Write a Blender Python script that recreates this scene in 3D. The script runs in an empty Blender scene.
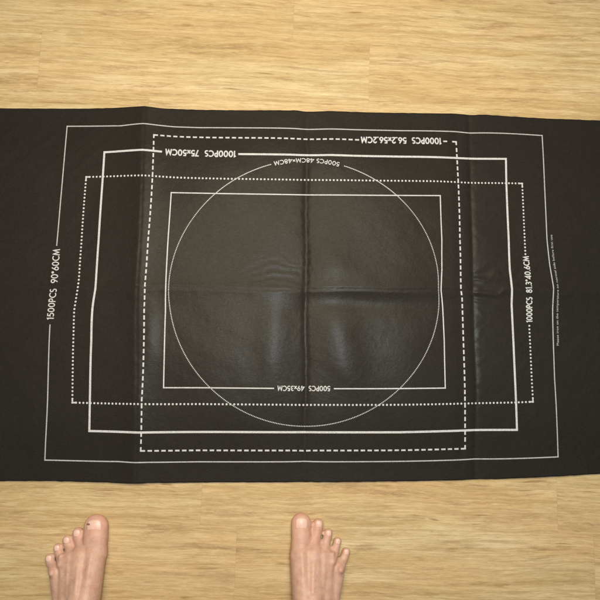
import bpy, bmesh, math, random
import numpy as np
from mathutils import Vector, noise
random.seed(4)
S = bpy.context.scene
COL = S.collection
CM = 0.01

# ------------------------------------------------------------------ helpers
def link(name, me, mats, parent=None, smooth=False):
    o = bpy.data.objects.new(name, me)
    COL.objects.link(o)
    for m in (mats if isinstance(mats, (list, tuple)) else [mats]):
        me.materials.append(m)
    if parent is not None:
        o.parent = parent
    if smooth:
        me.polygons.foreach_set('use_smooth', [True] * len(me.polygons))
    return o

def pymesh(name, verts, faces):
    me = bpy.data.meshes.new(name)
    me.from_pydata([tuple(map(float, v)) for v in verts], [], faces)
    me.update()
    return me

class NT:
    """small wrapper round a material's node tree"""
    def __init__(self, name):
        self.m = bpy.data.materials.new(name)
        self.m.use_nodes = True
        self.t = self.m.node_tree
        self.b = self.t.nodes['Principled BSDF']
        self.out = self.t.nodes['Material Output']
    def n(self, kind, **kw):
        nd = self.t.nodes.new(kind)
        for k, v in kw.items():
            if k.startswith('i_'):
                nd.inputs[k[2:].replace('_', ' ')].default_value = v
            else:
                setattr(nd, k, v)
        return nd
    def l(self, a, b):
        self.t.links.new(a, b)
    def coord(self, scale=(1, 1, 1), rot=(0, 0, 0), loc=(0, 0, 0)):
        c = self.n('ShaderNodeTexCoord')
        mp = self.n('ShaderNodeMapping')
        mp.inputs['Scale'].default_value = scale
        mp.inputs['Rotation'].default_value = rot
        mp.inputs['Location'].default_value = loc
        self.l(c.outputs['Object'], mp.inputs['Vector'])
        return mp.outputs[0]
    def noise(self, vec, scale, detail=4, rough=.5, dist=0):
        nd = self.n('ShaderNodeTexNoise')
        nd.inputs['Scale'].default_value = scale
        nd.inputs['Detail'].default_value = detail
        nd.inputs['Roughness'].default_value = rough
        nd.inputs['Distortion'].default_value = dist
        self.l(vec, nd.inputs['Vector'])
        return nd.outputs['Fac']
    def ramp(self, fac, stops):
        r = self.n('ShaderNodeValToRGB')
        e = r.color_ramp.elements
        while len(e) < len(stops):
            e.new(.5)
        for i, (p, c) in enumerate(stops):
            e[i].position = p
            e[i].color = (*c, 1) if len(c) == 3 else c
        self.l(fac, r.inputs[0])
        return r.outputs[0]
    def mix(self, fac, a, b, mode='MIX'):
        m = self.n('ShaderNodeMix', data_type='RGBA', blend_type=mode)
        if isinstance(fac, (int, float)):
            m.inputs[0].default_value = fac
        else:
            self.l(fac, m.inputs[0])
        for s, i in ((a, 6), (b, 7)):
            if isinstance(s, tuple):
                m.inputs[i].default_value = (*s, 1)
            else:
                self.l(s, m.inputs[i])
        return m.outputs[2]
    def math(self, op, a, b=None, c=None):
        m = self.n('ShaderNodeMath', operation=op)
        for i, s in enumerate((a, b, c)):
            if s is None:
                continue
            if isinstance(s, (int, float)):
                m.inputs[i].default_value = s
            else:
                self.l(s, m.inputs[i])
        return m.outputs[0]
    def bump(self, h, strength, dist, prev=None):
        b = self.n('ShaderNodeBump')
        b.inputs['Strength'].default_value = strength
        b.inputs['Distance'].default_value = dist
        self.l(h, b.inputs['Height'])
        if prev is not None:
            self.l(prev, b.inputs['Normal'])
        return b.outputs[0]

# ------------------------------------------------------------------ materials
def mat_felt():
    w = NT('black_nonwoven_felt')
    c = w.coord()
    fine = w.noise(c, 420, 4, .75)
    fibre = w.noise(w.coord((1, 2.6, 1), (0, 0, .5)), 210, 4, .75, 1.2)
    cl = w.noise(c, 110, 4, .7)
    patch = w.noise(c, 9, 4, .6)
    col = w.ramp(fine, [(.32, (.0060, .0043, .0036)), (.68, (.0165, .0124, .0106))])
    col = w.mix(w.ramp(fibre, [(.42, (0, 0, 0)), (.64, (.7, .7, .7))]), col, (.0200, .0160, .0130))
    col = w.mix(w.ramp(patch, [(.3, (0, 0, 0)), (.7, (.5, .5, .5))]), col, (.0135, .0112, .0088))
    w.l(col, w.b.inputs['Base Color'])
    ro = w.math('MULTIPLY_ADD', patch, .16, FELT_ROUGH - .08)
    ro = w.math('MULTIPLY_ADD', cl, .14, ro)
    w.l(ro, w.b.inputs['Roughness'])
    w.b.inputs['Specular IOR Level'].default_value = FELT_SPEC
    w.l(w.math('MULTIPLY_ADD', fibre, .22, .01), w.b.inputs['Coat Weight'])
    w.b.inputs['Coat Roughness'].default_value = .26
    # pressed fibres: cross hatch of strands, pebbled clumps, soft dents
    wv = w.n('ShaderNodeTexWave', wave_type='BANDS', bands_direction='DIAGONAL')
    wv.inputs['Scale'].default_value = 130
    wv.inputs['Distortion'].default_value = 9
    wv.inputs['Detail'].default_value = 3
    w.l(c, wv.inputs['Vector'])
    n1 = w.bump(wv.outputs['Fac'], .05, .0006)
    n1 = w.bump(fine, .45, .0007, n1)
    n1 = w.bump(fibre, .28, .0009, n1)
    n1 = w.bump(cl, .42, .0011, n1)
    n1 = w.bump(w.noise(c, 30, 4, .6, .4), .32, .0024, n1)
    w.l(n1, w.b.inputs['Normal'])
    k1 = w.bump(fibre, .10, .0006)
    k1 = w.bump(cl, .20, .0008, k1)
    k1 = w.bump(w.noise(c, 30, 4, .6, .4), .22, .0020, k1)
    w.l(k1, w.b.inputs['Coat Normal'])
    return w.m

def mat_print(name, col, rough=.6):
    w = NT(name)
    c = w.coord()
    f = w.noise(c, 700, 4, .75)
    g = w.noise(c, 60, 3, .6)
    a = w.ramp(f, [(.34, tuple(x * .42 for x in col)), (.52, col)])
    a = w.mix(w.ramp(g, [(.55, (0, 0, 0)), (.75, (.35, .35, .35))]), a, tuple(x * .5 for x in col))
    w.l(a, w.b.inputs['Base Color'])
    w.b.inputs['Roughness'].default_value = rough
    w.l(w.bump(f, .2, .0004), w.b.inputs['Normal'])
    return w.m

def mat_wood():
    w = NT('oak_laminate')
    tc = w.n('ShaderNodeTexCoord')
    rot = w.n('ShaderNodeMapping')
    rot.inputs['Rotation'].default_value = (0, 0, math.radians(1.6))
    rot.inputs['Location'].default_value = (0.02, FLOOR_SHIFT, 0)
    w.l(tc.outputs['Object'], rot.inputs['Vector'])
    P = rot.outputs[0]
    sep = w.n('ShaderNodeSeparateXYZ'); w.l(P, sep.inputs[0])
    # strips: row index, staggered joints, a random value for every strip
    row = w.math('FLOOR', w.math('DIVIDE', sep.outputs[1], ROW_W))
    wn = w.n('ShaderNodeTexWhiteNoise', noise_dimensions='1D'); w.l(row, wn.inputs['W'])
    xs = w.math('ADD', w.math('DIVIDE', sep.outputs[0], .62), w.math('MULTIPLY', wn.outputs['Value'], 7.3))
    ci = w.math('FLOOR', xs)
    cmb = w.n('ShaderNodeCombineXYZ'); w.l(row, cmb.inputs[0]); w.l(ci, cmb.inputs[1])
    wn2 = w.n('ShaderNodeTexWhiteNoise', noise_dimensions='2D'); w.l(cmb.outputs[0], wn2.inputs['Vector'])
    rnd = wn2.outputs['Value']
    # grain coordinates shift from strip to strip
    off = w.n('ShaderNodeVectorMath', operation='MULTIPLY_ADD')
    w.l(wn2.outputs['Color'], off.inputs[0]); off.inputs[1].default_value = (3, .9, 5); w.l(P, off.inputs[2])
    warp = w.n('ShaderNodeTexNoise'); warp.inputs['Scale'].default_value = 5; warp.inputs['Detail'].default_value = 2
    w.l(off.outputs[0], warp.inputs['Vector'])
    sh = w.n('ShaderNodeVectorMath', operation='MULTIPLY_ADD')
    w.l(warp.outputs['Color'], sh.inputs[0]); sh.inputs[1].default_value = (0, .016, 0); w.l(off.outputs[0], sh.inputs[2])
    def stretched(sx, sy):
        m = w.n('ShaderNodeMapping'); m.inputs['Scale'].default_value = (sx, sy, 1)
        w.l(sh.outputs[0], m.inputs['Vector']); return m.outputs[0]
    broad = w.noise(stretched(2.0, 34), 1, 5, .62, .35)
    mid = w.noise(stretched(6, 150), 1, 5, .7, .2)
    finef = w.noise(stretched(16, 520), 1, 4, .7)
    pores = w.noise(stretched(24, 700), 1, 2, .5)
    base = w.ramp(broad, [(.28, (.42, .30, .16)), (.43, (.58, .46, .275)), (.58, (.69, .575, .38)), (.74, (.79, .69, .50))])
    def whole(sx, sy):
        m = w.n('ShaderNodeMapping'); m.inputs['Scale'].default_value = (sx, sy, 1)
        w.l(P, m.inputs['Vector']); return m.outputs[0]
    hue = w.noise(whole(2.6, 13), 1, 4, .6)
    base = w.mix(w.math('MULTIPLY', w.ramp(hue, [(.40, (0, 0, 0)), (.60, (1, 1, 1))]), .60), base, (.66, .455, .265))
    cloud = w.noise(whole(1.3, 7), 1, 4, .6)
    base = w.mix(w.math('MULTIPLY', w.ramp(cloud, [(.48, (0, 0, 0)), (.68, (1, 1, 1))]), .45), base, (.50, .35, .20))
    gritty = w.noise(stretched(42, 430), 1, 8, .85)
    stripe = w.noise(stretched(8, 74), 1, 8, .78, .3)
    base = w.mix(w.math('MULTIPLY', w.ramp(mid, [(.38, (1, 1, 1)), (.54, (0, 0, 0))]), .62), base, (.40, .28, .16))
    base = w.mix(w.math('MULTIPLY', w.ramp(finef, [(.38, (1, 1, 1)), (.58, (0, 0, 0))]), .42), base, (.46, .35, .20))
    base = w.mix(w.math('MULTIPLY', w.ramp(pores, [(.68, (0, 0, 0)), (.80, (1, 1, 1))]), .45), base, (.76, .65, .45))
    base = w.mix(w.math('MULTIPLY', w.ramp(stripe, [(.34, (1, 1, 1)), (.47, (0, 0, 0))]), .72), base, (.30, .19, .105))
    base = w.mix(w.math('MULTIPLY', w.ramp(gritty, [(.36, (1, 1, 1)), (.50, (0, 0, 0))]), .50), base, (.33, .22, .12))
    base = w.mix(w.math('MULTIPLY', w.ramp(gritty, [(.52, (0, 0, 0)), (.68, (1, 1, 1))]), .45), base, (.86, .76, .57))
    # scattered dark flecks and mineral streaks
    fleck = w.noise(stretched(9, 90), 1.3, 3, .5, .2)
    base = w.mix(w.math('MULTIPLY', w.ramp(fleck, [(.68, (0, 0, 0)), (.75, (1, 1, 1))]), .6), base, (.20, .115, .045))
    tone = w.math('MULTIPLY_ADD', rnd, .035, .985)
    hsv = w.n('ShaderNodeHueSaturation'); w.l(base, hsv.inputs['Color']); w.l(tone, hsv.inputs['Value'])
    hsv.inputs['Saturation'].default_value = FLOOR_SAT
    base = hsv.outputs[0]
    # seams
    fy = w.math('ABSOLUTE', w.math('SUBTRACT', w.math('FRACT', w.math('DIVIDE', sep.outputs[1], ROW_W)), .5))
    fx = w.math('ABSOLUTE', w.math('SUBTRACT', w.math('FRACT', xs), .5))
    sy = w.math('GREATER_THAN', fy, .5 - .0006 / ROW_W)
    sx = w.math('GREATER_THAN', fx, .5 - .0006 / .62)
    seam = w.math('MAXIMUM', sy, sx)
    base = w.mix(w.math('MULTIPLY', seam, .12), base, (.15, .09, .04))
    w.l(base, w.b.inputs['Base Color'])
    w.l(w.math('MULTIPLY_ADD', mid, .18, .40), w.b.inputs['Roughness'])
    w.b.inputs['Specular IOR Level'].default_value = .35
    n1 = w.bump(finef, .12, .0005)
    n1 = w.bump(seam, -.15, .0004, n1)
    w.l(n1, w.b.inputs['Normal'])
    return w.m

def mat_skin():
    w = NT('bare_skin')
    c = w.coord()
    blotch = w.noise(c, 80, 6, .7)
    col = w.ramp(blotch, [(.3, (.54, .30, .23)), (.7, (.71, .47, .375))])
    vein = w.noise(w.coord((1, .25, 1)), 38, 2, .5, 1.5)
    col = w.mix(w.ramp(vein, [(.46, (0, 0, 0)), (.50, (.22, .22, .22)), (.54, (0, 0, 0))]), col, (.42, .33, .36))
    tc = w.n('ShaderNodeTexCoord'); sp = w.n('ShaderNodeSeparateXYZ'); w.l(tc.outputs['Object'], sp.inputs[0])
    toe = w.n('ShaderNodeMapRange'); w.l(sp.outputs[1], toe.inputs['Value'])
    toe.inputs['From Min'].default_value = -.47; toe.inputs['From Max'].default_value = -.39
    toe.inputs['To Min'].default_value = 0; toe.inputs['To Max'].default_value = .5
    col = w.mix(w.math('MULTIPLY', toe.outputs[0], w.ramp(w.noise(c, 70, 3, .5), [(.35, (.4, .4, .4)), (.6, (1, 1, 1))])), col, (.72, .36, .29))
    w.l(col, w.b.inputs['Base Color'])
    w.b.inputs['Roughness'].default_value = .5
    w.b.inputs['Subsurface Weight'].default_value = .25
    w.b.inputs['Subsurface Radius'].default_value = (.01, .004, .002)
    w.b.inputs['Subsurface Scale'].default_value = .5
    vo = w.n('ShaderNodeTexVoronoi'); vo.inputs['Scale'].default_value = 700
    w.l(c, vo.inputs['Vector'])
    n1 = w.bump(vo.outputs['Distance'], .12, .0004)
    n1 = w.bump(w.noise(w.coord((.6, 3, 1)), 150, 4, .7), .5, .0010, n1)
    w.l(n1, w.b.inputs['Normal'])
    return w.m

def mat_simple(name, col, rough, var=.15, scale=200):
    w = NT(name)
    f = w.noise(w.coord(), scale, 3, .6)
    w.l(w.ramp(f, [(.3, tuple(x * (1 - var) for x in col)), (.7, tuple(x * (1 + var) for x in col))]), w.b.inputs['Base Color'])
    w.b.inputs['Roughness'].default_value = rough
    w.l(w.bump(f, .15, .0004), w.b.inputs['Normal'])
    return w.m

FELT_ROUGH = .60
FELT_SPEC = .21
ROW_W = .128
FLOOR_SHIFT = .03
FLOOR_SAT = 1.14

# ------------------------------------------------------------------ the mat's surface
# how far the soft felt is pulled out of its nominal print position (cm): (u, v, shift)
DY_TABLE =  [(-44.3,30,-0.07),(-34.6,30,0.15),(-30.2,30,0.82),(-24.5,30,0.19),(-19.9,30,0.11),(-2.2,30,0.34),(0.0,30,0.17),(4.4,30,0.38),(17.6,30,0.28),(28.1,30,0.33),(30.7,30,0.03),(34.8,30,0.18),(44.8,30,-0.14),(-37.2,25,0.05),(-30.1,25,0.72),(-26.6,25,0.35),(-12.6,25,0.14),(-3.1,25,0.23),(0.1,25,0.15),(4.4,25,0.31),(17.5,25,0.19),(30.6,25,0.04),(37.6,25,0.14),(-40.3,20.3,-0.01),(-29.7,20.3,0.49),(-19.6,20.3,0.1),(0.1,20.3,0.08),(17.4,20.3,0.21),(30.4,20.3,-0.0),(40.5,20.3,0.06),(-28.4,28.1,0.46),(-19.8,28.1,0.18),(0.1,28.1,0.13),(9.4,28.1,0.21),(28.2,28.1,0.18),(-24.8,17.5,0.05),(0.1,17.5,0.01),(24.9,17.5,0.3),(-56.7,33.4,-0.23),(-34.8,33.4,0.41),(-30.3,33.4,0.84),(-27.4,33.4,0.39),(-20.0,33.4,0.28),(-2.2,33.4,0.59),(0.0,33.4,0.25),(4.4,33.4,0.57),(17.7,33.4,0.48),(28.2,33.4,0.58),(30.9,33.4,0.29),(34.0,33.4,0.46),(56.2,33.4,-0.29),(-52.1,-33.4,-0.14),(-31.9,-33.4,-0.53),(-29.3,-33.4,-0.7),(-26.8,-33.4,-0.54),(-18.3,-33.4,-0.5),(-2.8,-33.4,-0.49),(-0.2,-33.4,-0.42),(2.4,-33.4,-0.49),(16.4,-33.4,-0.38),(27.8,-33.4,-0.19),(30.0,-33.4,-0.02),(32.3,-33.4,-0.1),(52.0,-33.4,0.83),(-44.8,-30,-0.07),(-32.0,-30,-0.31),(-29.0,-30,-0.55),(-26.9,-30,-0.47),(-18.4,-30,-0.4),(-0.2,-30,-0.31),(16.5,-30,-0.38),(29.7,-30,0.04),(44.6,-30,0.31),(-28.6,-28.1,-0.43),(-18.4,-28.1,-0.37),(-0.2,-28.1,-0.51),(16.5,-28.1,-0.4),(28.0,-28.1,-0.16),(-37.5,-25,-0.2),(-28.7,-25,-0.49),(-18.5,-25,-0.36),(-0.2,-25,-0.36),(16.5,-25,-0.41),(29.9,-25,0.01),(37.5,-25,-0.01),(-40.6,-20.3,-0.05),(-28.8,-20.3,-0.28),(-18.6,-20.3,-0.26),(-0.2,-20.3,-0.4),(16.6,-20.3,-0.32),(40.6,-20.3,0.26),(-25.0,-17.5,-0.26),(-0.2,-17.5,-0.33),(24.8,-17.5,-0.17)]
DX_TABLE =  [(-45,29.9,0.75),(-45,15.9,0.33),(-45,7.7,0.09),(-45,-0.6,-0.02),(-45,-6.9,-0.27),(-45,-19.9,0.09),(-45,-26.7,0.15),(-45,-30.1,0.23),(-40.65,20.3,0.35),(-40.65,8.5,0.12),(-40.65,1.2,0.01),(-40.65,-1.1,-0.22),(-40.65,-4.2,-0.6),(-40.65,-11.3,-0.38),(-40.65,-20.3,0.01),(-37.5,25.1,0.26),(-37.5,8.6,-0.01),(-37.5,-0.2,-0.11),(-37.5,-3.3,-0.5),(-37.5,-9.5,-0.41),(-37.5,-25.2,0.02),(-28.1,28.6,-0.28),(-28.1,8.7,-0.6),(-28.1,0.4,-0.89),(-28.1,-4.1,-0.84),(-28.1,-19.9,-0.68),(-28.1,-28.6,-0.49),(-24.5,17.5,-0.3),(-24.5,8.7,-0.61),(-24.5,0.1,-0.73),(-24.5,-4.1,-0.61),(-24.5,-17.8,-0.5),(24.5,17.8,0.42),(24.5,9.3,0.5),(24.5,3.7,0.34),(24.5,0.0,-0.01),(24.5,-3.1,0.27),(24.5,-9.1,0.39),(24.5,-17.7,0.33),(28.1,28.3,0.1),(28.1,9.4,0.21),(28.1,2.8,0.15),(28.1,0.0,0.08),(28.1,-1.4,0.34),(28.1,-9.1,0.24),(28.1,-28.3,-0.08),(37.5,25.1,0.13),(37.5,9.5,-0.02),(37.5,3.8,-0.13),(37.5,0.1,0.23),(37.5,-2.6,-0.08),(37.5,-9.0,0.01),(37.5,-25.0,-0.04),(40.65,20.3,-0.18),(40.65,6.7,-0.2),(40.65,-7.2,-0.12),(40.65,-20.1,-0.06),(45,29.8,-0.23),(45,9.6,-0.36),(45,4.9,-0.1),(45,0.4,0.54),(45,-3.5,0.01),(45,-9.0,-0.15),(45,-16.2,-0.3),(45,-26.7,-0.32),(45,-29.7,-0.39)]

def rbf_fit(tab, shift_axis):
    a = np.array(tab, float)
    P, d = a[:, :2], a[:, 2]
    n = len(P)
    K = np.linalg.norm(P[:, None] - P[None], axis=2) - np.eye(n) * .8
    A = np.zeros((n + 3, n + 3)); A[:n, :n] = K
    A[:n, n] = 1; A[:n, n + 1:] = P; A[n:, :n] = A[:n, n:].T
    w = np.linalg.solve(A, np.r_[d, 0, 0, 0])
    return P, w
RX, RY = rbf_fit(DX_TABLE, 0), rbf_fit(DY_TABLE, 1)
def rbf_eval(R, u, v):
    P, w = R
    out = w[-3] + w[-2] * u + w[-1] * v
    for (a, b), k in zip(P, w[:-3]):
        out = out + k * np.sqrt((u - a) ** 2 + (v - b) ** 2 + .05)
    return out

def vnoise(u, v, s, seed):
    """smooth 2-D value noise, -1..1"""
    r = np.random.RandomState(seed).rand(64, 64) * 2 - 1
    x, y = u / s + 31.7, v / s + 17.3
    i, j = np.floor(x).astype(int), np.floor(y).astype(int)
    fx, fy = x - i, y - j
    fx, fy = fx * fx * (3 - 2 * fx), fy * fy * (3 - 2 * fy)
    g = lambda a, b: r[a % 64, b % 64]
    return (g(i, j) * (1 - fx) + g(i + 1, j) * fx) * (1 - fy) + (g(i, j + 1) * (1 - fx) + g(i + 1, j + 1) * fx) * fy

def fold_left(v):  return -29.6 - .02 * v + .08 * np.sin(v / 5)
def fold_mid(v):   return 0.0 + .08 * np.sin(v / 3.1)
def fold_right(v): return 30.35 + .012 * v + .08 * np.sin(v / 4)
def fold_row(u):   return 0.0 + .10 * np.sin(u / 4.3)
def soft(d, r):    return np.sqrt(d * d + r * r) - r
sig = lambda x: 1 / (1 + np.exp(-np.clip(x, -40, 40)))
gau = lambda x, s: np.exp(-(x / s) ** 2)

def height(u, v):
    """relief of the folded-out felt above the floor, cm"""
    dl, dm, dr, dh = u - fold_left(v), u - fold_mid(v), u - fold_right(v), v - fold_row(u)
    inner = sig((27.5 - np.abs(v)) / 2.2)
    z = 0.44 + .62 * inner
    VAL = .45 + .55 * inner
    # left fold stands up as a ridge, the middle and right ones are valleys
    z += RELIEF * .58 * np.exp(-soft(dl, .5) / 3.2)
    z -= VAL * .34 * np.exp(-soft(dm, .3) / 2.2)
    z -= VAL * np.exp(-soft(dr, .5) / np.where(dr > 0, 4.2, 1.9)) * .24
    z -= .10 * VAL * gau(dm + .10 * vnoise(u * 0, v, 1.3, 31), .42) + .06 * gau(dr, .6) + .05 * gau(dr + 2.6, .8)
    # the long fold alternates: gentle ridge, valley right of the middle, ridge again
    wl = sig(-dm / .8) ; wr = sig(-dr / .8)
    row = .26 * wl + .30 * (1 - wr)
    z += RELIEF * row * np.exp(-soft(dh, .18) / 1.7)
    ra = (1 - wl) * wr * (.35 + .65 * gau(u - 9, 13))
    z += ra * (.34 * np.where(dh > 0, np.exp(-soft(dh, .25) / 3.4), np.exp(-soft(dh, .25) / 1.15)) - .16 * gau(dh + 2.6, 1.6))
    # the pressed fold lines themselves, thin and a little wandering
    z -= .055 * gau(dl - .1, .22) + .05 * gau(dr + .1, .22) + .075 * gau(dh + .06 * vnoise(u, v, 1.4, 52), .24)
    # short puckers along the right and left folds
    for dd, s, k in ((dr, 61, 1.7), (dl, 62, 1.3)):
        z += .026 * np.exp(-np.abs(dd) / k) * vnoise(u * .8, v, .8, s)
    # faint diagonal drag wrinkles towards the ends
    z += .022 * sig((np.abs(u) - 34) / 3) * (1 - 2 * np.abs(vnoise(u * .35 + v * .35, v - u * .9, 2.6, 71)))
    # pillows between the folds
    z += .27 * gau(u - 16, 9) * gau(v + 15, 10) + .18 * gau(u + 14, 9) * gau(v + 15, 11)
    z += .15 * gau(u - 14, 9) * gau(v - 15, 9) + .12 * gau(u + 14, 9) * gau(v - 16, 9)
    # soft cushions beside the crossing of the folds
    z += .42 * np.exp(-((u - 6.2 + .22 * (v + 9)) / 3.6) ** 2) * np.exp(-np.abs((v + 10) / 8.6) ** 3)
    z += .26 * np.exp(-((u + 5.6) / 2.9) ** 2) * np.exp(-np.abs((v + 9.5) / 8.8) ** 3)
    z += .24 * gau(u - 5.0, 3.8) * gau(v - 4.6, 3.2)
    z += .16 * np.exp(-((u + 27.2) / 1.6) ** 2) * gau(v + 8, 6)
    # gathered wrinkles left of the crossing (curved) and a fan right of the right fold
    a = gau(u + 5.0, 4.6) * gau(v - 3.0, 2.3) * sig(-dm * 2)
    vv = v + .035 * (u + 5.5) ** 2 + .25 * vnoise(u, v, 2.2, 5)
    z += .055 * a * (1 - 2 * np.abs(np.sin(vv * 2.3 + 2.0 * vnoise(u * .7, v, 1.9, 9)))) * (.4 + .6 * vnoise(u, v * 2, 1.6, 14) ** 2 * 2)
    b = sig(dr * 3) * np.exp(-np.clip(dr, 0, 99) / 7) * gau(v - .6, 3.4)
    ang = (v - .6) / (1 + .10 * np.clip(dr, 0, 20))
    z += .13 * b * (1 - 2 * np.abs(np.sin(ang * 1.7 + 1.2 * vnoise(u, v, 2.0, 12) + .9)))
    c2 = sig(-dl * 2) * np.exp(-np.clip(-dl, 0, 99) / 3.2) * gau(v - .2, 3)
    z += .05 * c2 * np.sin(v * 3.1 + vnoise(u, v, 2.0, 2))
    # fine puckers running across the middle crease
    cr = np.exp(-np.abs(dm) / .9)
    z += .028 * cr * vnoise(u * 2, v, .7, 21) * (.3 + gau(v - 5, 9))
    # overall unevenness
    z += .08 * vnoise(u, v, 8.5, 3) + .018 * vnoise(u + .6 * v, v, 3.4, 4) + .004 * vnoise(u, v, 1.2, 7)
    return .26 + np.logaddexp(0, (z - .26) / .05) * .05

CAM = np.array([-5.165, -16.398, 107.08])
def surf(u, v, lift=0.0):
    """design position (cm) -> world position (m)"""
    u, v = np.asarray(u, float), np.asarray(v, float)
    x = u + rbf_eval(RX, u, v) * gau(np.maximum(np.abs(u) - 50, 0), 12)
    y = v + rbf_eval(RY, u, v)
    z = height(u, v)
    # cloth that lifts is drawn in a little towards the crease
    x = x - (z / CAM[2]) * (x - CAM[0])
    y = y - (z / CAM[2]) * (y - CAM[1])
    return np.stack([x, y, z + lift], -1) * CM
RELIEF = 1.0

def build_mat():
    root = bpy.data.objects.new('puzzle_mat', None)
    COL.objects.link(root)
    root['label'] = 'black felt puzzle mat printed with white size outlines, lying creased on the wood floor'
    root['category'] = 'puzzle mat'
    U0, U1, V0, V1 = -62, 62, -33.4, 33.4
    nu, nv = 560, 320
    us, vs = np.linspace(U0, U1, nu), np.linspace(V0, V1, nv)
    uu, vv = np.meshgrid(us, vs)
    top = surf(uu, vv).reshape(-1, 3)
    # cut edge: slightly ragged
    tv = top.reshape(nv, nu, 3)
    for k, s in ((0, 1), (nv - 1, 2)):
        tv[k, :, 1] += .0004 * vnoise(us, us * 0, .9, 40 + s)
    bot = tv.copy(); bot[..., 2] -= .0022
    bot[..., 2] = np.maximum(bot[..., 2], .0003)
    verts = np.concatenate([tv.reshape(-1, 3), bot.reshape(-1, 3)])
    N = nu * nv
    f = []
    for j in range(nv - 1):
        for i in range(nu - 1):
            a = j * nu + i
            f.append((a, a + 1, a + nu + 1, a + nu))
            f.append((N + a, N + a + nu, N + a + nu + 1, N + a + 1))
    for i in range(nu - 1):
        a = i; f.append((a, N + a, N + a + 1, a + 1))
        a = (nv - 1) * nu + i; f.append((a, a + 1, N + a + 1, N + a))
    for j in range(nv - 1):
        a = j * nu; f.append((a, a + nu, N + a + nu, N + a))
        a = j * nu + nu - 1; f.append((a, N + a, N + a + nu, a + nu))
    link('felt_sheet', pymesh('felt_sheet', verts, f), FELT, root, smooth=True)
    return root

# ------------------------------------------------------------------ printing on the mat
class Ink:
    """collects ribbons in design cm and lays them on the mat"""
    def __init__(self): self.v, self.f, self.k = [], [], 0
    def quad_strip(self, L, R, lift=.035):
        L, R = np.array(L), np.array(R)
        # drop each outline point on the cloth
        a, b = surf(L[:, 0], L[:, 1], lift), surf(R[:, 0], R[:, 1], lift)
        base = len(self.v)
        for p, q in zip(a, b): self.v += [p, q]
        for i in range(len(L) - 1):
            k = base + 2 * i
            self.f.append((k, k + 1, k + 3, k + 2))
    def line(self, p, q, w, lift=.035):
        p, q = np.array(p, float), np.array(q, float)
        n = max(1, int(np.ceil(np.linalg.norm(q - p) / .25)))
        d = (q - p) / np.linalg.norm(q - p); nn = np.array([-d[1], d[0]]) * w / 2
        t = np.linspace(0, 1, n + 1)[:, None]
        c = p + (q - p) * t
        self.quad_strip(c + nn, c - nn, lift)
    def path(self, pts, w, lift=.035, closed=False):
        P = np.array(pts, float); n = len(P)
        Lo, Ro = [], []
        for i in range(n):
            a = P[i - 1] if i > 0 else (P[-2] if closed else None)
            b = P[i + 1] if i < n - 1 else (P[1] if closed else None)
            d1 = (P[i] - a) / (np.linalg.norm(P[i] - a) + 1e-9) if a is not None else None
            d2 = (b - P[i]) / (np.linalg.norm(b - P[i]) + 1e-9) if b is not None else None
            if d1 is None: d1 = d2
            if d2 is None: d2 = d1
            m = d1 + d2; L = np.linalg.norm(m)
            m = m / L if L > .2 else d1
            nn = np.array([-m[1], m[0]])
            c = max(.5, abs(nn @ np.array([-d1[1], d1[0]])))
            Lo.append(P[i] + nn * w / 2 / c); Ro.append(P[i] - nn * w / 2 / c)
        self.quad_strip(Lo, Ro, lift)
    def dot(self, c, w, h, ang=0):
        ca, sa = math.cos(ang), math.sin(ang)
        k = [( .5, .28), (.28, .5), (-.28, .5), (-.5, .28), (-.5, -.28), (-.28, -.5), (.28, -.5), (.5, -.28)]
        pts = [(c[0] + ca * x * w - sa * y * h, c[1] + sa * x * w + ca * y * h) for x, y in k]
        s = surf([p[0] for p in pts], [p[1] for p in pts], .035)
        b = len(self.v); self.v += list(s); self.f.append(tuple(range(b, b + 8)))
    def build(self, name, m, parent, label=None):
        o = link(name, pymesh(name, self.v, self.f), m, parent)
        if label: o['label'] = label
        return o

def arc(cx, cy, rx, ry, a0, a1, n=12):
    return [(cx + rx * math.cos(math.radians(a0 + (a1 - a0) * i / n)), cy + ry * math.sin(math.radians(a0 + (a1 - a0) * i / n))) for i in range(n + 1)]
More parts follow.
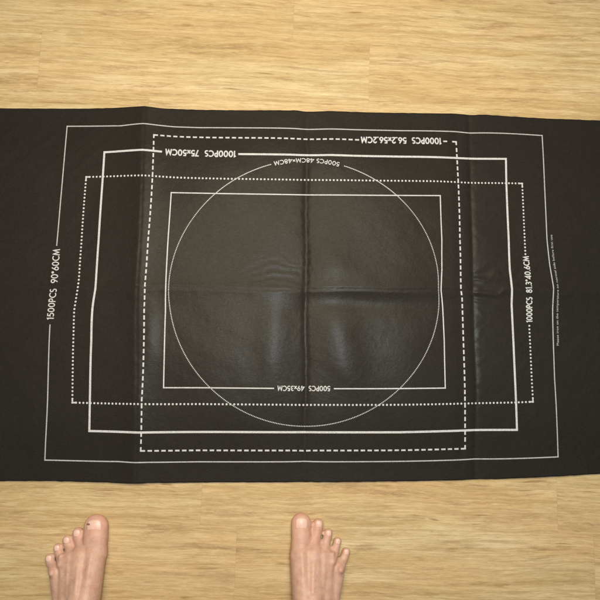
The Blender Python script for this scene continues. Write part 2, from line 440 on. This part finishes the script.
# geometric sans capitals, centre lines in a box of height 1: (advance, strokes)
G = {
 '0': (.66, [arc(.30, .5, .22, .42, 0, 360, 22)]),
 '1': (.40, [[(.04, .80), (.22, .92), (.22, 0)]]),
 '2': (.60, [arc(.27, .68, .19, .24, 170, -35, 10) + [(.06, .08), (.50, .08)]]),
 '3': (.60, [arc(.25, .71, .17, .20, 150, -90, 10) + arc(.25, .30, .21, .22, 85, -150, 12)]),
 '4': (.66, [[(.44, 0), (.44, .92), (.05, .25), (.60, .25)]]),
 '5': (.60, [[(.46, .92), (.17, .92), (.12, .56)] + arc(.25, .34, .22, .26, 110, -145, 12)]),
 '6': (.62, [[(.40, .96), (.13, .47)] + arc(.29, .31, .21, .23, 150, -210, 18)]),
 '7': (.56, [[(.05, .92), (.47, .92), (.17, 0)]]),
 '8': (.60, [arc(.28, .72, .16, .19, -90, 270, 16), arc(.28, .29, .21, .22, 90, 450, 18)]),
 '9': (.62, [[(.20, .02), (.46, .52)] + arc(.29, .67, .21, .23, -30, 330, 18)]),
 'P': (.56, [[(.10, 0), (.10, .92), (.24, .92)] + arc(.24, .68, .20, .24, 90, -90, 8) + [(.12, .44)]]),
 'C': (.74, [arc(.43, .5, .35, .42, 48, 312, 16)]),
 'S': (.54, [arc(.26, .71, .17, .20, 40, 250, 10) + arc(.24, .29, .19, .22, 80, -140, 10)]),
 'M': (.90, [[(.08, 0), (.19, .92), (.44, .16), (.69, .92), (.80, 0)]]),
 'x': (.50, [[(.04, .04), (.42, .58)], [(.42, .04), (.04, .58)]]),
 'X': (.56, [[(.08, .26), (.44, .68)], [(.44, .26), (.08, .68)]]),
 '*': (.40, [[(.16, .62), (.16, .96)], [(.02, .70), (.30, .88)], [(.30, .70), (.02, .88)]]),
 '.': (.28, [[(.06, .07), (.20, .07)]]),
 ' ': (.34, []),
}
def lettering(name, text, place, length, h, sw, parent):
    """place(a, b): along/up the text in cm -> design position"""
    adv = sum(G[c][0] for c in text) * h
    k = length / adv
    ink = Ink(); a = 0; n = 0
    for ch in text:
        w, strokes = G[ch]
        for s in strokes:
            pts = []
            s2 = []
            for i in range(len(s) - 1):      # resample the straight runs
                (x0, y0), (x1, y1) = s[i], s[i + 1]
                m = max(1, int(math.hypot(x1 - x0, y1 - y0) * h / .3))
                s2 += [(x0 + (x1 - x0) * j / m, y0 + (y1 - y0) * j / m) for j in range(m)]
            s2.append(s[-1])
            pts = [place(a + x * h * k, y * h) for x, y in s2]
            closed = math.hypot(s[0][0] - s[-1][0], s[0][1] - s[-1][1]) < .01
            ink.path(pts, sw, .035 + .004 * (n % 4), closed)
            n += 1
        a += w * h * k
    return ink.build(name, INK, parent)

def seg_with_gap(a, b, gap):
    if gap is None: return [(a, b)]
    return [(a, gap[0]), (gap[1], b)]

def outline(name, hw, hh, w, kind, gaps, label, parent, mat=None):
    """rectangle of printed line; gaps: side -> (from, to)"""
    ink = Ink()
    sides = {'top': ((-hw, hw), lambda t: (t, hh)), 'bottom': ((-hw, hw), lambda t: (t, -hh)),
             'left': ((-hh, hh), lambda t: (-hw, t)), 'right': ((-hh, hh), lambda t: (hw, t))}
    for k, ((a, b), P) in sides.items():
        horiz = k in ('top', 'bottom')
        for s0, s1 in seg_with_gap(a, b, gaps.get(k)):
            if kind == 'solid':
                # the corners belong to the horizontal sides
                e0, e1 = s0, s1
                if horiz:
                    if s0 == a: e0 -= w / 2
                    if s1 == b: e1 += w / 2
                else:
                    if s0 == a: e0 += w / 2
                    if s1 == b: e1 -= w / 2
                ink.line(P(e0), P(e1), w)
            elif kind == 'dash':
                per, dl = 1.19, .76
                n = max(1, round((s1 - s0 - dl) / per)); st = (s1 - s0 - dl) / n
                for i in range(n + 1):
                    t = s0 + i * st
                    if not horiz and (i == 0 and s0 == a or i == n and s1 == b):
                        if i == 0: ink.line(P(t + w / 2), P(t + dl * .8), w)
                        else: ink.line(P(t + dl * .2), P(t + dl - w / 2), w)
                    else: ink.line(P(t - (w / 2 if horiz and i == 0 and s0 == a else 0)), P(t + dl + (w / 2 if horiz and i == n and s1 == b else 0)), w)
            else:
                per = .66
                n = round((s1 - s0) / per); st = (s1 - s0) / n
                for i in range(n + 1):
                    if not horiz and (i == 0 and s0 == a or i == n and s1 == b): continue
                    x, y = P(s0 + i * st)
                    ink.dot((x, y), w, w)
                    if horiz and (i == 0 and s0 == a or i == n and s1 == b):   # small solid elbows at the corners
                        sx, sy = -np.sign(x), -np.sign(y)
                        ink.line((x + sx * w * .5, y), (x + sx * .62, y), w * .8)
                        ink.line((x, y + sy * w * .5), (x, y + sy * .62), w * .8)
    return ink.build(name, mat or INK, parent, label)

def circle_outline(parent):
    ink = Ink()
    R = 24.0
    g0, g1 = 90 - 15.6, 90 + 15.4
    n = int(math.radians(360 - (g1 - g0)) * R / .30)
    for i in range(n + 1):
        t = math.radians(g1 + (360 - (g1 - g0)) * i / n)
        near = abs(((math.degrees(t) - 90 + 180) % 360) - 180)
        ln = .30 if near < 50 else (.20 if near > 60 else .30 - .01 * (near - 50))
        ink.dot((R * math.cos(t), R * math.sin(t)), .19, ln)
        if False: pass
    return ink

def circle_line(parent):
    ink = Ink()
    R, w = 24.0, .17
    g0, g1 = 90 - 15.8, 90 + 15.6
    per = .285
    tot = math.radians(360 - (g1 - g0)) * R
    n = int(tot / per)
    for i in range(n):
        t0 = math.radians(g1) + i * per / R
        deg = math.degrees(t0) % 360
        near = min(abs(deg - 90), 360 - abs(deg - 90))
        duty = .76 if near < 42 else max(.58, .76 - (near - 42) * .02)
        t1 = t0 + per * duty / R
        L = [((R + w / 2) * math.cos(t), (R + w / 2) * math.sin(t)) for t in (t0, t1)]
        Q = [((R - w / 2) * math.cos(t), (R - w / 2) * math.sin(t)) for t in (t0, t1)]
        ink.quad_strip(L, Q)
    ink.build('printed_circle', INK, parent, 'finely dotted printed circle round the middle of the mat')

def small_print(parent, text, place, length, h):
    cu = bpy.data.curves.new('fine_print', 'FONT')
    cu.body = text; cu.size = 1; cu.resolution_u = 3; cu.offset = .004
    tmp = bpy.data.objects.new('fine_print', cu); COL.objects.link(tmp)
    dg = bpy.context.evaluated_depsgraph_get()
    me = bpy.data.meshes.new_from_object(tmp.evaluated_get(dg))
    bpy.data.objects.remove(tmp)
    co = np.array([v.co[:] for v in me.vertices])
    k = length / co[:, 0].max()
    hh = h / .72
    P = [place(x * k, y * hh) for x, y, _ in co]
    W = surf([p[0] for p in P], [p[1] for p in P], .035)
    for v, q in zip(me.vertices, W): v.co = q
    link('fine_print', me, INK_DIM, parent)

def build_print(root):
    outline('printed_outline', 45, 30, .20, 'solid', {'left': (-6.7, 7.45)}, 'thin solid outermost printed rectangle', root, INK_DIM)
    outline('printed_outline', 37.5, 25, .37, 'solid', {'top': (-26.5, -12.5)}, 'thick solid printed rectangle', root)
    outline('printed_outline', 24.5, 17.5, .21, 'solid', {'bottom': (-5.4, 4.95)}, 'thin solid innermost printed rectangle', root)
    outline('printed_outline', 28.1, 28.1, .28, 'dash', {'top': (9.7, 25.6)}, 'dashed printed square', root)
    outline('printed_outline', 40.65, 20.3, .33, 'dots', {'right': (-6.6, 6.75)}, 'dotted printed rectangle', root)
    circle_line(root)
    up180 = lambda u0, vb: (lambda a, b: (u0 - a, vb - b))
    up90 = lambda ub, v0: (lambda a, b: (ub - b, v0 + a))
    lettering('printed_lettering', '1000PCS  75x50CM', up180(-12.9, 25.62), 13.0, 1.22, .245, root)
    lettering('printed_lettering', '1000PCS  56.2x56.2CM', up180(25.3, 28.72), 15.3, 1.22, .245, root)
    lettering('printed_lettering', '500PCS  49x35CM', up180(4.35, -17.02), 9.2, .92, .16, root)
    lettering('printed_lettering', '1500PCS  90*60CM', up90(-44.35, -5.9), 12.8, 1.32, .19, root)
    lettering('printed_lettering', '1000PCS  81.3*40.6CM', up90(41.25, -6.0), 12.4, 1.15, .20, root)
    R = 24.42; th0 = math.radians(90 - 14.6)
    lettering('printed_lettering', '500PCS 48CM' + 'X' + '48CM', lambda a, b: ((R - b) * math.cos(th0 + a / R), (R - b) * math.sin(th0 + a / R)), math.radians(29) * R, .85, .145, root)
    small_print(root, 'Please iron on the temperature on normal side before first use',
                lambda a, b: (46.02 - b, -10.3 + a), 20.8, .42)

# ------------------------------------------------------------------ the person's bare feet and legs
def ball_mesh(name, balls, voxel, smooth):
    """balls: (centre, (rx, ry, rz), rotz) in cm, fused into one continuous skin"""
    bm = bmesh.new()
    ico = bmesh.new(); bmesh.ops.create_icosphere(ico, subdivisions=3, radius=1)
    base = [v.co.copy() for v in ico.verts]; fs = [[v.index for v in f.verts] for f in ico.faces]
    V, F = [], []
    for c, r, rz in balls:
        o = len(V); ca, sa = math.cos(rz), math.sin(rz)
        for p in base:
            x, y, z = p.x * r[0], p.y * r[1], p.z * r[2]
            V.append(((c[0] + ca * x - sa * y) * CM, (c[1] + sa * x + ca * y) * CM, (c[2] + z) * CM))
        F += [[i + o for i in f] for f in fs]
    me = bpy.data.meshes.new(name); me.from_pydata(V, [], F)
    tmp = bpy.data.objects.new(name, me); COL.objects.link(tmp)
    m = tmp.modifiers.new('r', 'REMESH'); m.mode = 'VOXEL'; m.voxel_size = voxel
    s = tmp.modifiers.new('s', 'SMOOTH'); s.factor = .5; s.iterations = smooth
    dg = bpy.context.evaluated_depsgraph_get()
    out = bpy.data.meshes.new_from_object(tmp.evaluated_get(dg))
    bpy.data.objects.remove(tmp)
    return out

def chain(pts, step=.25):
    """pts: (x, y, z, rx, ry, rz) -> a run of overlapping balls"""
    out = []
    for p, q in zip(pts[:-1], pts[1:]):
        p, q = np.array(p, float), np.array(q, float)
        n = max(1, int(np.linalg.norm((q - p)[:3]) / (step * min(p[3:].min(), q[3:].min()))))
        for i in range(n + 1):
            c = p + (q - p) * i / n
            out.append((tuple(c[:3]), tuple(c[3:]), 0))
    return out

def foot(ox, oy, side, ang, toes):
    """side +1: right foot (little toe to +x). Local frame: y forward; toes at y=0. Returns balls + placing function"""
    ca, sa = math.cos(ang), math.sin(ang)
    def W(x, y): return ox + ca * x * side - sa * y, oy + sa * x * side + ca * y
    balls = []
    def run(pts):
        out = chain(pts)
        for c, r, _ in out:
            x, y = W(c[0], c[1]); balls.append(((x, y, c[2]), r, ang))
    # (x, tip y, pad radius)
    roots = [(.2, -6.2), (2.3, -5.9), (4.0, -6.4), (5.6, -7.2), (7.0, -8.4)]
    for (tx, ty, r, rz), (bx, by) in zip(toes, roots):
        my = (ty + by) / 2
        run([(tx, ty - r * 1.0, rz * .98, r, r * 1.02, rz * .95), (tx * .85 + bx * .15, ty - r * 1.9, rz * 1.05, r * .96, r, rz)])
        run([(tx * .85 + bx * .15, ty - r * 1.9, rz * 1.05, r * .93, r * .9, rz * .95), (tx * .4 + bx * .6, my - .6, rz * 1.45, max(r * .93, .84), r * .9, rz * .85), (bx, by, 1.75, r * 1.0, r * 1.05, 1.5)])
    # ball of the foot, instep, heel, ankle
    run([(.3, -6.6, 1.9, 1.9, 2.0, 1.85), (.9, -11, 2.8, 1.9, 2.4, 2.4), (1.9, -17, 4.2, 2.1, 2.6, 3.4), (2.5, -20.5, 5.2, 2.6, 2.6, 4.2)])
    run([(2.4, -6.6, 1.9, 1.8, 2.0, 1.8), (2.5, -12, 3.0, 2.0, 2.4, 2.4), (2.7, -18, 4.4, 2.2, 2.6, 3.6)])
    run([(4.4, -7.4, 1.7, 1.7, 2.0, 1.6), (4.2, -13, 2.3, 2.1, 2.4, 2.0), (3.8, -18, 3.2, 2.2, 2.6, 2.8)])
    run([(6.3, -9.0, 1.4, 1.6, 1.8, 1.3), (5.4, -14, 1.8, 1.8, 2.2, 1.6), (4.2, -20, 2.6, 2.2, 2.6, 2.3)])
    for k, (x0, z0) in enumerate(((.3, 3.35), (2.3, 3.05), (4.1, 2.75), (5.6, 2.35))):
        x1 = (.95, 2.4, 4.1, 5.0)[k]; z1 = (5.05, 5.25, 4.1, 3.3)[k]
        run([(x0, -6.0, z0, .40, .5, .40), ((x0 + x1) / 2, -8.6, (z0 + z1) / 2 + .12, .36, .5, .38), (x1, -11.5, z1, .34, .5, .34)])
    run([(2.9, -18, 3.0, 2.8, 3.0, 2.8), (2.9, -22.3, 2.9, 2.7, 2.6, 2.7)])
    return balls, W

def nail(parent, c, r, rz, ang, z0, m):
    """thin curved plate following the top of a toe of half width r, half height rz"""
    V, F = [], []; nx, ny = 11, 11
    ca, sa = math.cos(ang), math.sin(ang)
    for th in (0, 1):
        for j in range(ny):
            for i in range(nx):
                a, b = i / (nx - 1) * 2 - 1, j / (ny - 1) * 2 - 1
                k = (1 - .35 * abs(a) ** 3)
                x = a * r * .60 * (1 - .12 * b * b); y = (b * k * .58 + .14) * r
                yy = max(0, y) / (1.04 * r)
                dz = rz * .95 * math.sqrt(max(.02, 1 - (x / r) ** 2 - yy * yy))
                V.append(((c[0] + ca * x - sa * y) * CM, (c[1] + sa * x + ca * y) * CM, (z0 + dz - th * .08) * CM))
    n = nx * ny
    for j in range(ny - 1):
        for i in range(nx - 1):
            k = j * nx + i
            F += [(k, k + 1, k + nx + 1, k + nx), (n + k, n + k + nx, n + k + nx + 1, n + k + 1)]
    for i in range(nx - 1):
        F += [(i, n + i, n + i + 1, i + 1), ((ny - 1) * nx + i, (ny - 1) * nx + i + 1, n + (ny - 1) * nx + i + 1, n + (ny - 1) * nx + i)]
    for j in range(ny - 1):
        F += [(j * nx, (j + 1) * nx, n + (j + 1) * nx, n + j * nx), (j * nx + nx - 1, n + j * nx + nx - 1, n + (j + 1) * nx + nx - 1, (j + 1) * nx + nx - 1)]
    return link('toenail', pymesh('toenail', V, F), m, parent, smooth=True)

def build_person():
    # (x, tip y, half width, half height) of each toe in the foot's own frame
    toesR = [(0, 0, 1.72, 1.25), (2.95, -.75, .92, .85), (4.75, -2.3, .77, .75), (6.42, -3.6, .72, .70), (7.98, -5.2, .74, .70)]
    toesL = [(0, 0, 2.05, 1.35), (3.15, -1.9, .95, .88), (4.95, -3.0, .85, .78), (6.6, -4.2, .78, .70), (8.0, -5.7, .82, .70)]
    aR, aL = math.radians(-4), math.radians(5)
    bR, WR = foot(-.75, -38.75, 1, aR, toesR)
    bL, WL = foot(-35.4, -38.75, -1, aL, toesL)
    balls = bR + bL
    hipc = -18.0
    for W, hx in ((WR, hipc + 9), (WL, hipc - 9)):
        ax, ay = W(2.8, -20.5)
        kx, ky = ax * .72 + hx * .28, ay + 1.5
        tx, ty = ax * .25 + hx * .75, ay + .5
        balls += chain([(ax, ay, 5, 3.2, 3.6, 3.2), (ax, ay, 9, 3.2, 3.7, 3.2), (ax, ay - .4, 18, 3.9, 4.4, 4), (kx * .35 + ax * .65, ay - 1.6, 31, 5.4, 5.8, 5.5),
                        (kx, ky, 44, 5.3, 5.8, 5.6), (kx, ky + .3, 48, 5.6, 6.0, 5.6), (kx * .4 + tx * .6, ky, 64, 7.2, 7.6, 7), (hx, ay, 80, 8.4, 9.2, 8.4)], .35)
    hy = WR(2.8, -20.5)[1]
    balls += chain([(hipc - 8, hy, 88, 9, 10, 10), (hipc + 8, hy, 88, 9, 10, 10)], .3)
    balls += chain([(hipc - 6, hy, 96, 8.5, 9.5, 8), (hipc + 6, hy, 96, 8.5, 9.5, 8)], .3)
    me = ball_mesh('person', balls, .0024, 5)
    co = np.array([v.co[:] for v in me.vertices])
    # soles rest flat on the floor
    zz = np.where(co[:, 2] < .0022, .0006 + (co[:, 2].clip(-.02, .0022) + .02) * .07, co[:, 2])
    for v, z in zip(me.vertices, zz): v.co.z = max(float(z), .0006)
    p = link('person', me, SKIN, None, smooth=True)
    p['label'] = 'barefoot person standing on the wood floor, toes towards the black mat'
    p['category'] = 'person'
    # toenails
    for W, toes, ang, side in ((WR, toesR, aR, 1), (WL, toesL, aL, -1)):
        for i, (tx, ty, r, rz) in enumerate(toes):
            x, y = W(tx, ty - r * (1.05 if i == 0 else 1.0))
            nail(p, (x, y), r, rz, ang, rz * .98 + .03, NAIL)
    x, y = WL(.95, -1.3)
    s = chain([(x, y, 2.42, .28, .17, .10), (x + .25, y - .08, 2.42, .16, .14, .08)])
    link('dark_spot', ball_mesh('dark_spot', s, .0005, 2), SPOT, p, smooth=True)
    # shorts over the hips
    sb = []
    for W, hx in ((WR, hipc + 9), (WL, hipc - 9)):
        ax, ay = W(2.8, -20.5)
        tx = ax * .25 + hx * .75
        sb += chain([(tx, hy, 62, 9.2, 9.6, 3), (hx, hy, 80, 9.8, 10.6, 8.8)], .5)
    sb += chain([(hipc - 8, hy, 88, 10, 11, 10.5), (hipc + 8, hy, 88, 10, 11, 10.5)], .3)
    sb += chain([(hipc - 6, hy, 97, 9.6, 10.6, 8.8), (hipc + 6, hy, 97, 9.6, 10.6, 8.8)], .3)
    link('shorts', ball_mesh('shorts', sb, .006, 4), CLOTH, p, smooth=True)
    return p

# ------------------------------------------------------------------ assemble
FELT = mat_felt()
INK = mat_print('white_print', (.62, .63, .69))
INK_DIM = mat_print('thin_white_print', (.48, .49, .53))
WOOD = mat_wood()
SKIN = mat_skin()
NAIL = mat_simple('toenail', (.80, .52, .46), .38, .06)
SPOT = mat_simple('dark_spot', (.22, .10, .075), .6)
CLOTH = mat_simple('dark_cotton', (.05, .06, .09), .85)

fl = pymesh('floor', [(-2.6, -2.4, 0), (2.6, -2.4, 0), (2.6, 2.4, 0), (-2.6, 2.4, 0)], [(0, 1, 2, 3)])
floor = link('floor', fl, WOOD)
floor['kind'] = 'structure'
mat = build_mat()
build_print(mat)
build_person()

# ------------------------------------------------------------------ light: indoor lamp overhead, cooler window, room bounce
def area(name, loc, aim, size, energy, col, sy=None):
    L = bpy.data.lights.new(name, 'AREA'); L.energy = energy; L.color = col
    L.shape = 'RECTANGLE' if sy else 'DISK'; L.size = size
    if sy: L.size_y = sy
    o = bpy.data.objects.new(name, L); COL.objects.link(o)
    o.location = loc
    o.rotation_euler = (Vector(aim) - Vector(loc)).to_track_quat('-Z', 'Y').to_euler()
    return o
area('ceiling_lamp', (-.03, .33, 1.4), (.0, .1, 0), 1.0, 26, (1.0, .86, .58))
area('window_light', (.14, .10, 2.45), (0, -.05, 0), .11, 21, (.68, .85, 1.0), .36)
wd = bpy.data.worlds.new('World'); S.world = wd; wd.use_nodes = True
wd.node_tree.nodes['Background'].inputs[0].default_value = (1.0, .95, .92, 1)
wd.node_tree.nodes['Background'].inputs[1].default_value = .08

cam = bpy.data.cameras.new('camera'); co = bpy.data.objects.new('camera', cam); COL.objects.link(co)
cam.sensor_width = 36; cam.lens = 36.0; cam.clip_start = .02; cam.clip_end = 50
co.location = Vector(CAM) * CM
co.rotation_euler = (0.13296841, -0.03786358, 0.00337304)
S.camera = co
S.render.resolution_x = S.render.resolution_y = 1024
S.view_settings.view_transform = 'Standard'
S.view_settings.look = 'None'
S.view_settings.exposure = 0
S.view_settings.gamma = 1
